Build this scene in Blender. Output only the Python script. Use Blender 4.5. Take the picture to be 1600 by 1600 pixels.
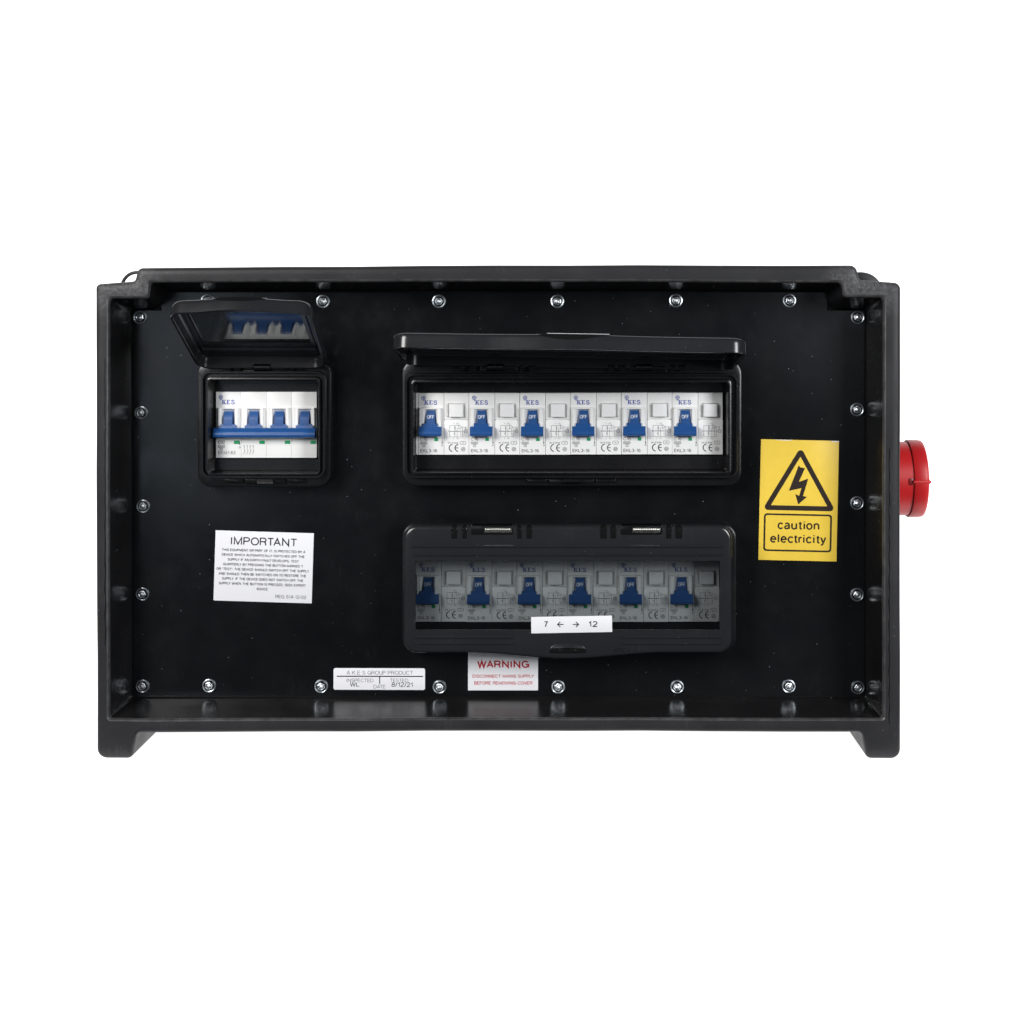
import bpy, bmesh, math, random
from mathutils import Vector
random.seed(7)
for o in list(bpy.data.objects): bpy.data.objects.remove(o)
scn = bpy.context.scene
COL = scn.collection
# ---------------------------------------------------------------- units
# one unit "p" = 0.45 mm; x right, y down, z out of the front panel (towards the viewer)
S = 0.00045
D, CX, CY, FL = 2400.0, 890.0, 500.0, 661.0    # viewing distance, eye position over the panel, floor level
def ap(px, py, z):                              # size measured from the photo at depth z -> true size
    k = (D - z) / D
    return (CX + (px - CX) * k, CY + (py - CY) * k, z)
def wv(x, y, z): return Vector(((x - CX) * S, -z * S, (FL - (y - CY)) * S))
def lv(x, y, z): return Vector((x * S, -z * S, -y * S))

# ---------------------------------------------------------------- camera
cam = bpy.data.cameras.new('camera'); cam.sensor_width = 36; cam.lens = 36 * D / 1600
cam.shift_x = (800 - CX) / 1600; cam.shift_y = -(800 - CY) / 1600
cam.clip_start = 0.02; cam.clip_end = 50
co = bpy.data.objects.new('camera', cam); COL.objects.link(co)
co.location = (0, -D * S, FL * S); co.rotation_euler = (math.radians(90), 0, 0)
scn.camera = co
scn.render.resolution_x = scn.render.resolution_y = 1024
# ---------------------------------------------------------------- studio light
w = bpy.data.worlds.new('World'); scn.world = w; w.use_nodes = True
bg = w.node_tree.nodes['Background']; bg.inputs[0].default_value = (0.86, 0.95, 1.08, 1); bg.inputs[1].default_value = 0.05
def softbox(name, loc, target, sx, sy, power, col=(1, 1, 1)):
    l = bpy.data.lights.new(name, 'AREA'); l.shape = 'RECTANGLE'; l.size = sx; l.size_y = sy
    l.energy = power; l.color = col
    o = bpy.data.objects.new(name, l); COL.objects.link(o); o.location = loc
    o.rotation_euler = (Vector(target) - Vector(loc)).to_track_quat('-Z', 'Y').to_euler()
    return o
TGT = (-0.05, 0, 0.18)
softbox('softbox_left', (-0.95, -1.25, 0.85), TGT, 0.55, 0.75, 25, (1, 0.985, 0.97))
softbox('softbox_right', (1.05, -1.2, 0.62), TGT, 0.45, 0.8, 20.5, (0.97, 0.985, 1))
softbox('sheen_fill_left', (-0.70, -1.62, 0.23), (-0.25, 0, 0.24), 0.30, 0.55, 0.42, (0.72, 0.86, 1))  # added fill lamp out of view, mirrored in the panel as bluish sheen
softbox('sheen_fill_right', (0.44, -1.62, 0.29), (0.18, 0, 0.25), 0.16, 0.26, 0.075, (0.8, 0.9, 1))  # second added fill lamp, for the smaller sheen at the panel's right
scn.view_settings.view_transform = 'Standard'; scn.view_settings.look = 'None'
scn.view_settings.exposure = 0; scn.view_settings.gamma = 1
scn.render.engine = 'CYCLES'
scn.cycles.max_bounces = 10; scn.cycles.transparent_max_bounces = 16

# ---------------------------------------------------------------- materials
def mat(name, col, rough=0.5, metal=0.0, spec=0.5, bump=0.0, bscale=3000, var=0.0, vscale=60, rvar=0.0,
        dust=0.0, dscale=420, coat=0.0, scuff=0.0):
    m = bpy.data.materials.new(name); m.use_nodes = True
    nt = m.node_tree; N = nt.nodes; L = nt.links; b = N['Principled BSDF']
    b.inputs['Base Color'].default_value = (*col, 1); b.inputs['Roughness'].default_value = rough
    b.inputs['Metallic'].default_value = metal; b.inputs['Specular IOR Level'].default_value = spec
    b.inputs['Coat Weight'].default_value = coat
    tc = N.new('ShaderNodeTexCoord'); src = None
    def noise(sc, det=4, ro=0.6):
        n = N.new('ShaderNodeTexNoise'); n.inputs['Scale'].default_value = sc; n.inputs['Detail'].default_value = det
        n.inputs['Roughness'].default_value = ro; L.new(tc.outputs['Object'], n.inputs['Vector']); return n
    def mixc(fac, a, bcol):
        x = N.new('ShaderNodeMix'); x.data_type = 'RGBA'; L.new(fac, x.inputs[0])
        if a is None: x.inputs[6].default_value = (*col, 1)
        else: L.new(a, x.inputs[6])
        x.inputs[7].default_value = (*bcol, 1); return x.outputs[2]
    def ramp(sock, a, c):
        r = N.new('ShaderNodeMapRange'); r.inputs[1].default_value = a; r.inputs[2].default_value = c
        L.new(sock, r.inputs[0]); return r
    if var:
        n = noise(vscale); r = ramp(n.outputs[0], 0.3, 0.7)
        src = mixc(r.outputs[0], src, tuple(min(1, c * (1 + var) + 0.002) for c in col))
    if scuff:
        n = noise(38, 3); r = ramp(n.outputs[0], 0.55, 0.75)
        mp = N.new('ShaderNodeMapping'); mp.inputs['Scale'].default_value = (1, 1, 1); mp.inputs['Rotation'].default_value = (0.3, 0.7, 0.4)
        L.new(tc.outputs['Object'], mp.inputs[0])
        n2 = N.new('ShaderNodeTexNoise'); n2.inputs['Scale'].default_value = 900; n2.inputs['Detail'].default_value = 3
        mp.inputs['Scale'].default_value = (1, 1, 0.12); L.new(mp.outputs[0], n2.inputs['Vector'])
        r2 = ramp(n2.outputs[0], 0.5, 0.72)
        mu = N.new('ShaderNodeMath'); mu.operation = 'MULTIPLY'; L.new(r.outputs[0], mu.inputs[0]); L.new(r2.outputs[0], mu.inputs[1])
        mu2 = N.new('ShaderNodeMath'); mu2.operation = 'MULTIPLY'; L.new(mu.outputs[0], mu2.inputs[0]); mu2.inputs[1].default_value = scuff
        src = mixc(mu2.outputs[0], src, (0.13, 0.13, 0.135))
    if dust:
        v = N.new('ShaderNodeTexVoronoi'); v.inputs['Scale'].default_value = dscale
        L.new(tc.outputs['Object'], v.inputs['Vector'])
        a = ramp(v.outputs['Distance'], 0.13, 0.07)
        sp = N.new('ShaderNodeSeparateColor'); L.new(v.outputs['Color'], sp.inputs[0])
        c = ramp(sp.outputs[0], 0.90, 0.99)
        mu = N.new('ShaderNodeMath'); mu.operation = 'MULTIPLY'; L.new(a.outputs[0], mu.inputs[0]); L.new(c.outputs[0], mu.inputs[1])
        mu2 = N.new('ShaderNodeMath'); mu2.operation = 'MULTIPLY'; L.new(mu.outputs[0], mu2.inputs[0]); mu2.inputs[1].default_value = dust
        src = mixc(mu2.outputs[0], src, (0.32, 0.34, 0.36))
    if src is not None: L.new(src, b.inputs['Base Color'])
    if rvar:
        n = noise(22, 5, 0.65); r = N.new('ShaderNodeMapRange'); L.new(n.outputs[0], r.inputs[0])
        r.inputs[1].default_value = 0.3; r.inputs[2].default_value = 0.7
        r.inputs[3].default_value = max(0.03, rough - rvar); r.inputs[4].default_value = rough + rvar
        L.new(r.outputs[0], b.inputs['Roughness'])
    if bump:
        n = noise(bscale, 3); bp = N.new('ShaderNodeBump'); bp.inputs['Strength'].default_value = bump
        bp.inputs['Distance'].default_value = 0.0003; L.new(n.outputs[0], bp.inputs['Height']); L.new(bp.outputs[0], b.inputs['Normal'])
    return m
M = {}
M['housing'] = mat('moulded_rubber', (0.021, 0.021, 0.0225), 0.40, spec=0.2, bump=0.28, bscale=900, var=0.35, vscale=25, rvar=0.09, scuff=0.22, dust=0.4, dscale=260)
M['panel'] = mat('black_panel', (0.0028, 0.0032, 0.0038), 0.19, spec=0.45, bump=0.10, bscale=60, var=0.6, vscale=9, rvar=0.10, dust=0.5, dscale=300, scuff=0.06)
M['pale_edge'] = mat('mottled_rubber_edge', (0.03, 0.03, 0.031), 0.36, spec=0.5, bump=0.35, bscale=700, var=1.6, vscale=130, rvar=0.08)  # lighter, mottled rubber for the inner lip of the rim
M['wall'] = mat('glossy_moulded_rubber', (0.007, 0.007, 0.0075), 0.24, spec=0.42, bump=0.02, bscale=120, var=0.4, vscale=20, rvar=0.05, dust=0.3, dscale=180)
M['frame'] = mat('black_plastic', (0.0065, 0.0065, 0.0072), 0.25, spec=0.55, bump=0.12, bscale=2600, rvar=0.07, dust=0.55, dscale=420)
M['smoke'] = mat('smoked_plastic', (0.0155, 0.016, 0.018), 0.22, spec=0.5, bump=0.06, bscale=1500, rvar=0.06, dust=0.35, dscale=420, scuff=0.1)
M['gloss'] = mat('gloss_black', (0.006, 0.006, 0.006), 0.16, spec=0.55)
M['white'] = mat('white_breaker_plastic', (0.83, 0.83, 0.82), 0.38, bump=0.04, bscale=2500, var=0.03, vscale=40)
M['button'] = mat('white_button_plastic', (0.9, 0.9, 0.9), 0.32, bump=0.02, bscale=2500)
M['blue'] = mat('blue_plastic', (0.008, 0.064, 0.225), 0.36, bump=0.08, bscale=2500, var=0.15, vscale=200)
M['green'] = mat('green_flag', (0.01, 0.33, 0.12), 0.35)
M['zinc'] = mat('zinc_steel', (0.60, 0.65, 0.69), 0.30, 1.0, bump=0.15, bscale=1200, var=0.12, vscale=600)
M['bright_zinc'] = mat('bright_zinc', (0.72, 0.76, 0.80), 0.38, 1.0, bump=0.3, bscale=900)
M['dark_steel'] = mat('dark_steel', (0.07, 0.075, 0.08), 0.28, 1.0)
M['spring'] = mat('spring_steel', (0.68, 0.67, 0.64), 0.25, 1.0)
M['label'] = mat('white_label', (0.80, 0.80, 0.83), 0.42, spec=0.4, var=0.02, vscale=30)
M['yellow'] = mat('yellow_label', (0.80, 0.56, 0.065), 0.40, spec=0.4, var=0.06, vscale=120)
M['ink'] = mat('black_ink', (0.012, 0.011, 0.010), 0.45, spec=0.3)
M['brown_ink'] = mat('brown_black_ink', (0.022, 0.014, 0.010), 0.45, spec=0.3)
M['grey_ink'] = mat('grey_ink', (0.075, 0.075, 0.09), 0.5, spec=0.3)
M['pale_ink'] = mat('pale_grey_ink', (0.22, 0.22, 0.24), 0.5, spec=0.3)
M['red_ink'] = mat('red_ink', (0.46, 0.012, 0.025), 0.5, spec=0.3)
M['blue_ink'] = mat('blue_ink', (0.012, 0.045, 0.36), 0.45, spec=0.3)
M['white_ink'] = mat('white_ink', (0.72, 0.75, 0.8), 0.45, spec=0.3)
M['red'] = mat('red_plastic', (0.66, 0.014, 0.017), 0.42, bump=0.05, bscale=1800, var=0.06, vscale=60)
M['dark_red'] = mat('dark_red_plastic', (0.25, 0.008, 0.01), 0.4)
def scuff_corners(m, spots, rad):
    nt = m.node_tree; N = nt.nodes; L = nt.links; b = N['Principled BSDF']; old = b.inputs['Base Color'].links[0].from_socket
    tc = N.new('ShaderNodeTexCoord'); acc = None
    for p in spots:
        d = N.new('ShaderNodeVectorMath'); d.operation = 'DISTANCE'; L.new(tc.outputs['Object'], d.inputs[0]); d.inputs[1].default_value = p
        r = N.new('ShaderNodeMapRange'); L.new(d.outputs['Value'], r.inputs[0]); r.inputs[1].default_value = rad; r.inputs[2].default_value = rad * .45
        if acc is None: acc = r.outputs[0]
        else:
            a_ = N.new('ShaderNodeMath'); a_.operation = 'MAXIMUM'; L.new(acc, a_.inputs[0]); L.new(r.outputs[0], a_.inputs[1]); acc = a_.outputs[0]
    n = N.new('ShaderNodeTexNoise'); n.inputs['Scale'].default_value = 420; n.inputs['Detail'].default_value = 6; n.inputs['Roughness'].default_value = .75; L.new(tc.outputs['Object'], n.inputs['Vector'])
    r = N.new('ShaderNodeMapRange'); L.new(n.outputs[0], r.inputs[0]); r.inputs[1].default_value = .36; r.inputs[2].default_value = .74
    mu = N.new('ShaderNodeMath'); mu.operation = 'MULTIPLY'; L.new(acc, mu.inputs[0]); L.new(r.outputs[0], mu.inputs[1])
    x = N.new('ShaderNodeMix'); x.data_type = 'RGBA'; L.new(mu.outputs[0], x.inputs[0]); L.new(old, x.inputs[6]); x.inputs[7].default_value = (.13, .13, .135, 1)
    L.new(x.outputs[2], b.inputs['Base Color'])
def smoked_glass():
    m = bpy.data.materials.new('smoked_window'); m.use_nodes = True; nt = m.node_tree; N = nt.nodes; L = nt.links
    for n in list(N): N.remove(n)
    out = N.new('ShaderNodeOutputMaterial'); tr = N.new('ShaderNodeBsdfTransparent'); tr.inputs[0].default_value = (0.70, 0.715, 0.72, 1)
    gl = N.new('ShaderNodeBsdfGlossy'); gl.inputs['Roughness'].default_value = 0.03
    fr = N.new('ShaderNodeFresnel'); fr.inputs[0].default_value = 1.6
    ge = N.new('ShaderNodeNewGeometry'); mi = N.new('ShaderNodeMapRange'); L.new(ge.outputs['Backfacing'], mi.inputs[0]); mi.inputs[3].default_value = 1.6; mi.inputs[4].default_value = 1 / 1.6
    L.new(mi.outputs[0], fr.inputs[0])      # same Fresnel reflection on both faces of the thin pane
    mx = N.new('ShaderNodeMixShader'); L.new(fr.outputs[0], mx.inputs[0]); L.new(tr.outputs[0], mx.inputs[1]); L.new(gl.outputs[0], mx.inputs[2])
    L.new(mx.outputs[0], out.inputs[0]); return m
M['window'] = smoked_glass()
scuff_corners(M['housing'], [tuple(lv(x - 780, y - CY - FL, 90)) for x, y in ((236, 452), (205, 458), (1308, 454), (1345, 458))], 0.021)
def white_sweep_mat():
    m = bpy.data.materials.new('glowing_white'); m.use_nodes = True; b = m.node_tree.nodes['Principled BSDF']
    b.inputs['Base Color'].default_value = (0.8, 0.8, 0.8, 1); b.inputs['Roughness'].default_value = 0.6
    b.inputs['Emission Color'].default_value = (1, 1, 1, 1); b.inputs['Emission Strength'].default_value = 1.0  # added glow that keeps the ground pure white; no lamp stands there
    return m
M['white_glow'] = white_sweep_mat()

# ---------------------------------------------------------------- mesh helpers
class MB:
    def __init__(s): s.v = []; s.f = []
    def add(s, vs, fs):
        o = len(s.v); s.v += [tuple(p) for p in vs]; s.f += [tuple(i + o for i in f) for f in fs]
    def loft(s, rings, cap0=False, cap1=False):
        n = len(rings[0]); vs = [p for r in rings for p in r]; fs = []
        for k in range(len(rings) - 1):
            for i in range(n):
                j = (i + 1) % n
                fs.append((k * n + i, k * n + j, (k + 1) * n + j, (k + 1) * n + i))
        if cap0: fs.append(tuple(range(n))[::-1])
        if cap1: fs.append(tuple(range((len(rings) - 1) * n, len(rings) * n)))
        s.add(vs, fs)
    def slab(s, outl, z0, z1, bev=0.0):
        r = [[(x, y, z0) for x, y in outl]]
        if bev:
            r.append([(x, y, z1 - bev) for x, y in outl])
            a = offset(outl, bev * 0.3); r.append([(x, y, z1 - bev * 0.3) for x, y in a])
            a = offset(outl, bev); r.append([(x, y, z1) for x, y in a])
        else: r.append([(x, y, z1) for x, y in outl])
        s.loft(r, True, True)
    def box(s, x0, x1, y0, y1, z0, z1, bev=0.0, r=0.0):
        s.slab(rrect(x0, x1, y0, y1, r) if r else [(x0, y0), (x1, y0), (x1, y1), (x0, y1)], z0, z1, bev)
    def prism_x(s, yz, x0, x1):
        s.loft([[(x0, y, z) for y, z in yz], [(x1, y, z) for y, z in yz]], True, True)
    def sheet(s, outl, z): s.add([(x, y, z) for x, y in outl], [tuple(range(len(outl)))])
    def ring(s, a, b, z): s.loft([[(x, y, z) for x, y in a], [(x, y, z) for x, y in b]])
    def stroke(s, pts, wd, z, closed=False):
        P = list(pts) + ([pts[0]] if closed else [])
        for (x0, y0), (x1, y1) in zip(P, P[1:]):
            dx, dy = x1 - x0, y1 - y0; l = math.hypot(dx, dy) or 1; dx, dy = dx / l * wd / 2, dy / l * wd / 2
            s.add([(x0 - dx * .6 - dy, y0 - dy * .6 + dx, z), (x1 + dx * .6 - dy, y1 + dy * .6 + dx, z), (x1 + dx * .6 + dy, y1 + dy * .6 - dx, z), (x0 - dx * .6 + dy, y0 - dy * .6 - dx, z)], [(0, 1, 2, 3)])
            z += 0.004
    def cyl_x(s, cy, cz, prof, n=40, caps=True):     # prof: list of (x, r)
        s.loft([[(x, cy + r * math.cos(2 * math.pi * i / n), cz + r * math.sin(2 * math.pi * i / n)) for i in range(n)] for x, r in prof], caps, caps)
    def lathe_z(s, prof, n=24, cx=0, cy=0):           # prof: list of (r, z)
        s.loft([[(cx + r * math.cos(2 * math.pi * i / n), cy + r * math.sin(2 * math.pi * i / n), z) for i in range(n)] for r, z in prof], False, True)
    def tube(s, pts, r, n=6):
        pts = [Vector(p) for p in pts]; rings = []
        for i, p in enumerate(pts):
            t = (pts[min(i + 1, len(pts) - 1)] - pts[max(i - 1, 0)]).normalized()
            a = t.cross(Vector((0.3, 0.2, 0.9))).normalized(); b = t.cross(a)
            rings.append([p + a * r * math.cos(2 * math.pi * k / n) + b * r * math.sin(2 * math.pi * k / n) for k in range(n)])
        s.loft(rings, True, True)
    def mesh(s, name, m, org=None, angle=35):
        me = bpy.data.meshes.new(name)
        if org is None: vs = [lv(*p) for p in s.v]
        else: vs = [lv(p[0] - org[0], p[1] - org[1], p[2] - org[2]) for p in s.v]
        bm = bmesh.new()
        bv = [bm.verts.new(v) for v in vs]
        for f in s.f:
            try: bm.faces.new([bv[i] for i in f])
            except ValueError: pass
        bmesh.ops.recalc_face_normals(bm, faces=bm.faces)
        for f in bm.faces: f.smooth = True
        th = math.radians(angle)
        for e in bm.edges:
            if len(e.link_faces) == 2:
                if e.calc_face_angle(0) > th: e.smooth = False
            else: e.smooth = False
        bm.to_mesh(me); bm.free(); me.materials.append(M[m]); return me
    def obj(s, name, m, parent=None, org=None, angle=35):
        return link(name, s.mesh(name, m, org, angle), parent)
def link(name, data, parent=None):
    o = bpy.data.objects.new(name, data); COL.objects.link(o); o.parent = parent; return o
def thing(name, label, cat, org, group=None):
    o = link(name, None); o.empty_display_size = 0.02; o.location = wv(*org)
    o['label'] = label; o['category'] = cat
    if group: o['group'] = group
    return o
def copy_tree(o, parent=None):
    c = o.copy(); COL.objects.link(c); c.parent = parent
    for ch in list(o.children): copy_tree(ch, c)
    return c
def area2(p): return sum(a[0] * b[1] - b[0] * a[1] for a, b in zip(p, p[1:] + p[:1]))
def offset(p, d):                                     # inset by d, mitred at the vertices
    sg = 1 if area2(p) > 0 else -1; n = len(p); out = []
    for i in range(n):
        a, b, c = Vector(p[i - 1]), Vector(p[i]), Vector(p[(i + 1) % n])
        e1 = (b - a); e2 = (c - b)
        if e1.length < 1e-6: e1 = e2
        if e2.length < 1e-6: e2 = e1
        e1 = e1.normalized(); e2 = e2.normalized()
        n1 = Vector((-e1.y, e1.x)) * sg; n2 = Vector((-e2.y, e2.x)) * sg
        m = (n1 + n2); m = m / max(0.5, m.length_squared) * 2 if m.length > 1e-6 else n1
        out.append((b.x + m.x * d, b.y + m.y * d))
    return out
def rpoly(pts, n=5):                                  # polygon with rounded corners (x, y, r)
    out = []; N_ = len(pts)
    for i in range(N_):
        a, b, c = Vector(pts[i - 1][:2]), Vector(pts[i][:2]), Vector(pts[(i + 1) % N_][:2]); r = pts[i][2]
        u = (a - b).normalized(); v = (c - b).normalized(); ang = u.angle(v)
        if ang > 3.1: out += [tuple(b + (u * (1 - 2 * k / n)) * 1.0) for k in range(n + 1)]; continue
        t = min(r / math.tan(ang / 2), (a - b).length * .48, (c - b).length * .48); rr = t * math.tan(ang / 2)
        bi = (u + v).normalized(); ce = b + bi * (rr / math.sin(ang / 2)); p0 = b + u * t; p1 = b + v * t
        a0 = math.atan2(p0.y - ce.y, p0.x - ce.x); a1 = math.atan2(p1.y - ce.y, p1.x - ce.x); da = (a1 - a0 + math.pi) % (2 * math.pi) - math.pi
        for k in range(n + 1):
            q = a0 + da * k / n; out.append((ce.x + rr * math.cos(q), ce.y + rr * math.sin(q)))
    return out
def rrect(x0, x1, y0, y1, r, n=5): return rpoly([(x0, y0, r), (x1, y0, r), (x1, y1, r), (x0, y1, r)], n)
def ring3(p, z): return [(x, y, z) for x, y in p]
def arc(cx, cy, r, a0, a1, n=10):
    return [(cx + r * math.cos(math.radians(a0 + (a1 - a0) * i / n)), cy + r * math.sin(math.radians(a0 + (a1 - a0) * i / n))) for i in range(n + 1)]

def E(cx, cy, rx, ry, a0, a1, n=9): return [(cx + rx * math.cos(math.radians(a0 + (a1 - a0) * i / n)), cy + ry * math.sin(math.radians(a0 + (a1 - a0) * i / n))) for i in range(n + 1)]
# glyphs: (advance, strokes); x right, y up, cap height 1
GL = {
 'A': (.68, [[(0, 0), (.34, 1), (.68, 0)], [(.12, .34), (.56, .34)]]),
 'B': (.62, [[(.36, .53), (0, .53), (0, 1), (.34, 1)] + E(.36, .765, .2, .235, 80, -90), [(0, .53), (0, 0), (.36, 0)] + E(.36, .265, .26, .265, -90, 90)]),
 'C': (.70, [E(.37, .5, .36, .5, 40, 320, 16)]), 'D': (.68, [[(.28, 0), (0, 0), (0, 1), (.28, 1)] + E(.28, .5, .4, .5, 80, -90, 12)]),
 'E': (.56, [[(.56, 0), (0, 0), (0, 1), (.55, 1)], [(0, .53), (.5, .53)]]), 'F': (.54, [[(0, 0), (0, 1), (.54, 1)], [(0, .52), (.46, .52)]]),
 'G': (.74, [E(.38, .5, .37, .5, 42, 330, 16) + [(.74, .46), (.42, .46)], [(.74, .46), (.74, 0)]]), 'H': (.64, [[(0, 0), (0, 1)], [(.64, 0), (.64, 1)], [(0, .53), (.64, .53)]]),
 'I': (.02, [[(.01, 0), (.01, 1)]]), 'K': (.62, [[(0, 0), (0, 1)], [(.6, 1), (.02, .4)], [(.22, .6), (.64, 0)]]), 'L': (.5, [[(0, 1), (0, 0), (.5, 0)]]),
 'M': (.76, [[(0, 0), (0, 1), (.38, .04), (.76, 1), (.76, 0)]]), 'N': (.64, [[(0, 0), (0, 1), (.64, 0), (.64, 1)]]), 'O': (.76, [E(.38, .5, .38, .5, 90, 450, 20)]),
 'P': (.6, [[(0, 0), (0, 1), (.34, 1)] + E(.34, .74, .26, .26, 80, -90) + [(0, .48)]]), 'Q': (.76, [E(.38, .5, .38, .5, 90, 450, 20), [(.46, .22), (.74, -.04)]]),
 'R': (.64, [[(0, 0), (0, 1), (.36, 1)] + E(.36, .75, .25, .25, 80, -90) + [(0, .5)], [(.36, .5), (.54, .4), (.57, .1), (.63, 0)]]),
 'S': (.6, [E(.3, .745, .27, .255, 25, 240, 10) + [(.38, .46)] + E(.3, .255, .3, .255, 50, -155, 10)]), 'T': (.6, [[(0, 1), (.6, 1)], [(.3, 1), (.3, 0)]]),
 'U': (.62, [[(0, 1), (0, .3)] + E(.31, .31, .31, .31, 190, 350, 10) + [(.62, .3), (.62, 1)]]), 'V': (.64, [[(0, 1), (.32, 0), (.64, 1)]]),
 'W': (.94, [[(0, 1), (.24, 0), (.47, .98), (.70, 0), (.94, 1)]]), 'X': (.62, [[(0, 0), (.62, 1)], [(0, 1), (.62, 0)]]), 'Y': (.64, [[(0, 1), (.32, .42), (.64, 1)], [(.32, .44), (.32, 0)]]),
 '0': (.5, [E(.25, .5, .25, .5, 90, 450, 16)]), '1': (.24, [[(0, .76), (.16, .82), (.22, 1), (.22, 0)]]), '2': (.5, [E(.25, .72, .24, .28, 165, -20, 9) + [(.4, .5), (.06, .14), (0, 0), (.5, 0)]]),
 '3': (.5, [E(.25, .75, .22, .25, 160, -70, 9) + [(.22, .52)], [(.22, .52)] + E(.25, .27, .25, .27, 70, -165, 10)]), '4': (.54, [[(.4, 0), (.4, 1), (0, .3), (.54, .3)]]),
 '5': (.5, [[(.46, 1), (.1, 1), (.05, .5)] + E(.25, .33, .25, .33, 130, -155, 11)]), '6': (.5, [E(.27, .62, .26, .38, 50, 180, 8) + [(.01, .35)], E(.25, .31, .24, .31, 90, 450, 14)]),
 '7': (.5, [[(0, 1), (.5, 1), (.28, .5), (.16, 0)]]), '8': (.5, [E(.25, .75, .21, .25, 90, 450, 14), E(.25, .26, .25, .26, 90, 450, 14)]),
 '.': (.08, [[(0, .05), (.09, .05)]]), ',': (.08, [[(.08, .1), (.02, -.14)]]), '"': (.2, [[(0, 1), (0, .7)], [(.2, 1), (.2, .7)]]), '/': (.3, [[(0, -.02), (.3, 1.02)]]), '-': (.26, [[(0, .38), (.26, .38)]]),
 '>': (.4, [[(0, .9), (.4, .5), (0, .1)]]), '<': (.4, [[(.4, .9), (0, .5), (.4, .1)]]), ' ': (.22, []),
 'a': (.5, [E(.24, .5, .2, .22, 155, 20, 7) + [(.45, .46), (.45, .1), (.5, 0)], [(.45, .42), (.2, .36)] + E(.18, .18, .17, .18, 100, 300, 8) + [(.45, .16)]]),
 'c': (.46, [E(.25, .36, .24, .36, 38, 322, 12)]), 'e': (.5, [[(.02, .38), (.49, .38)] + E(.25, .36, .24, .36, 5, 318, 14)]), 'i': (.02, [[(.01, 0), (.01, .72)], [(.01, .88), (.01, 1)]]),
 'l': (.02, [[(.01, 0), (.01, 1)]]), 'n': (.44, [[(0, 0), (0, .72)], [(0, .5)] + E(.22, .49, .21, .22, 160, 10, 8) + [(.44, 0)]]), 'o': (.5, [E(.25, .36, .25, .36, 90, 450, 16)]),
 'r': (.26, [[(0, 0), (0, .72)], [(0, .46), (.08, .64), (.26, .7)]]), 't': (.28, [[(.13, .92), (.13, .14), (.18, .02), (.3, .02)], [(0, .7), (.28, .7)]]),
 'u': (.44, [[(0, .72), (0, .24)] + E(.21, .22, .21, .22, 190, 350, 8) + [(.44, .26)], [(.44, .72), (.44, 0)]]), 'y': (.46, [[(0, .72), (.23, .03)], [(.46, .72), (.2, -.14), (.12, -.25), (0, -.25)]]),
}
def strip(mb, pts, wd, zf, closed=False):
    P = [Vector(p) for p in pts]; Q = [P[0]]
    for p in P[1:]:
        if (p - Q[-1]).length > 1e-4: Q.append(p)
    if len(Q) < 2: return
    vs = []; n = len(Q); cl = (Q[0] - Q[-1]).length < 1e-3
    for i, p in enumerate(Q):
        a = Q[i - 1] if i else (Q[-2] if cl else None); b = Q[i + 1] if i < n - 1 else (Q[1] if cl else None)
        d1 = (p - a).normalized() if a is not None else None; d2 = (b - p).normalized() if b is not None else None
        if d1 is None: d1 = d2
        if d2 is None: d2 = d1
        n1, n2 = Vector((-d1.y, d1.x)), Vector((-d2.y, d2.x)); m = n1 + n2
        m = m / max(.35, m.length_squared) * 2 if m.length > 1e-5 else n1
        for sg in (1, -1):
            q = p + m * (sg * wd / 2); vs.append((q.x, q.y, zf(q.y)))
    mb.add(vs, [(2 * i, 2 * i + 1, 2 * i + 3, 2 * i + 2) for i in range(n - 1)])
KERN = {'TA': -.14, 'AT': -.14, 'LY': -.12, 'LT': -.14, 'AV': -.12, 'VA': -.12, 'PA': -.1, 'RT': -.04, 'AU': -.02, 'WA': -.08, 'TY': 0, 'TO': -.04, 'KE': -.04, 'FA': -.08, 'AR': -.03, 'LO': -.04, 'ct': -.06, 'ri': -.05, 'ty': -.06, 'tr': -.02, 'au': -.02}
WIDE = set('IMNHilnu1')
def text(mb, s_, x0, x1, base, cap, z, wt=.115, gap=None):
    zf = z if callable(z) else (lambda y: z)
    gap = (.065 if s_ != s_.lower() or s_.isdigit() else .045) + wt if gap is None else gap; wd = cap * wt; adv = []
    for i, c in enumerate(s_):
        g = 0
        if i < len(s_) - 1:
            g = gap + KERN.get(s_[i:i + 2], 0) + .05 * ((c in WIDE) + (s_[i + 1] in WIDE))
        adv.append(GL[c][0] + g)
    tot = sum(adv); kx = (x1 - x0 - wd) / tot if tot > .1 else cap; x = x0 + wd / 2; h = cap - wd; q = 0
    for c, ad in zip(s_, adv):
        a, st = GL[c]
        for k_, pl in enumerate(st):
            dz = .012 * ((q + k_) % 4)
            strip(mb, [(x + px * kx, base - wd / 2 - py * h) for px, py in pl], wd, (lambda y, dz=dz: zf(y) + dz))
        q += len(st); x += ad * kx
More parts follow.
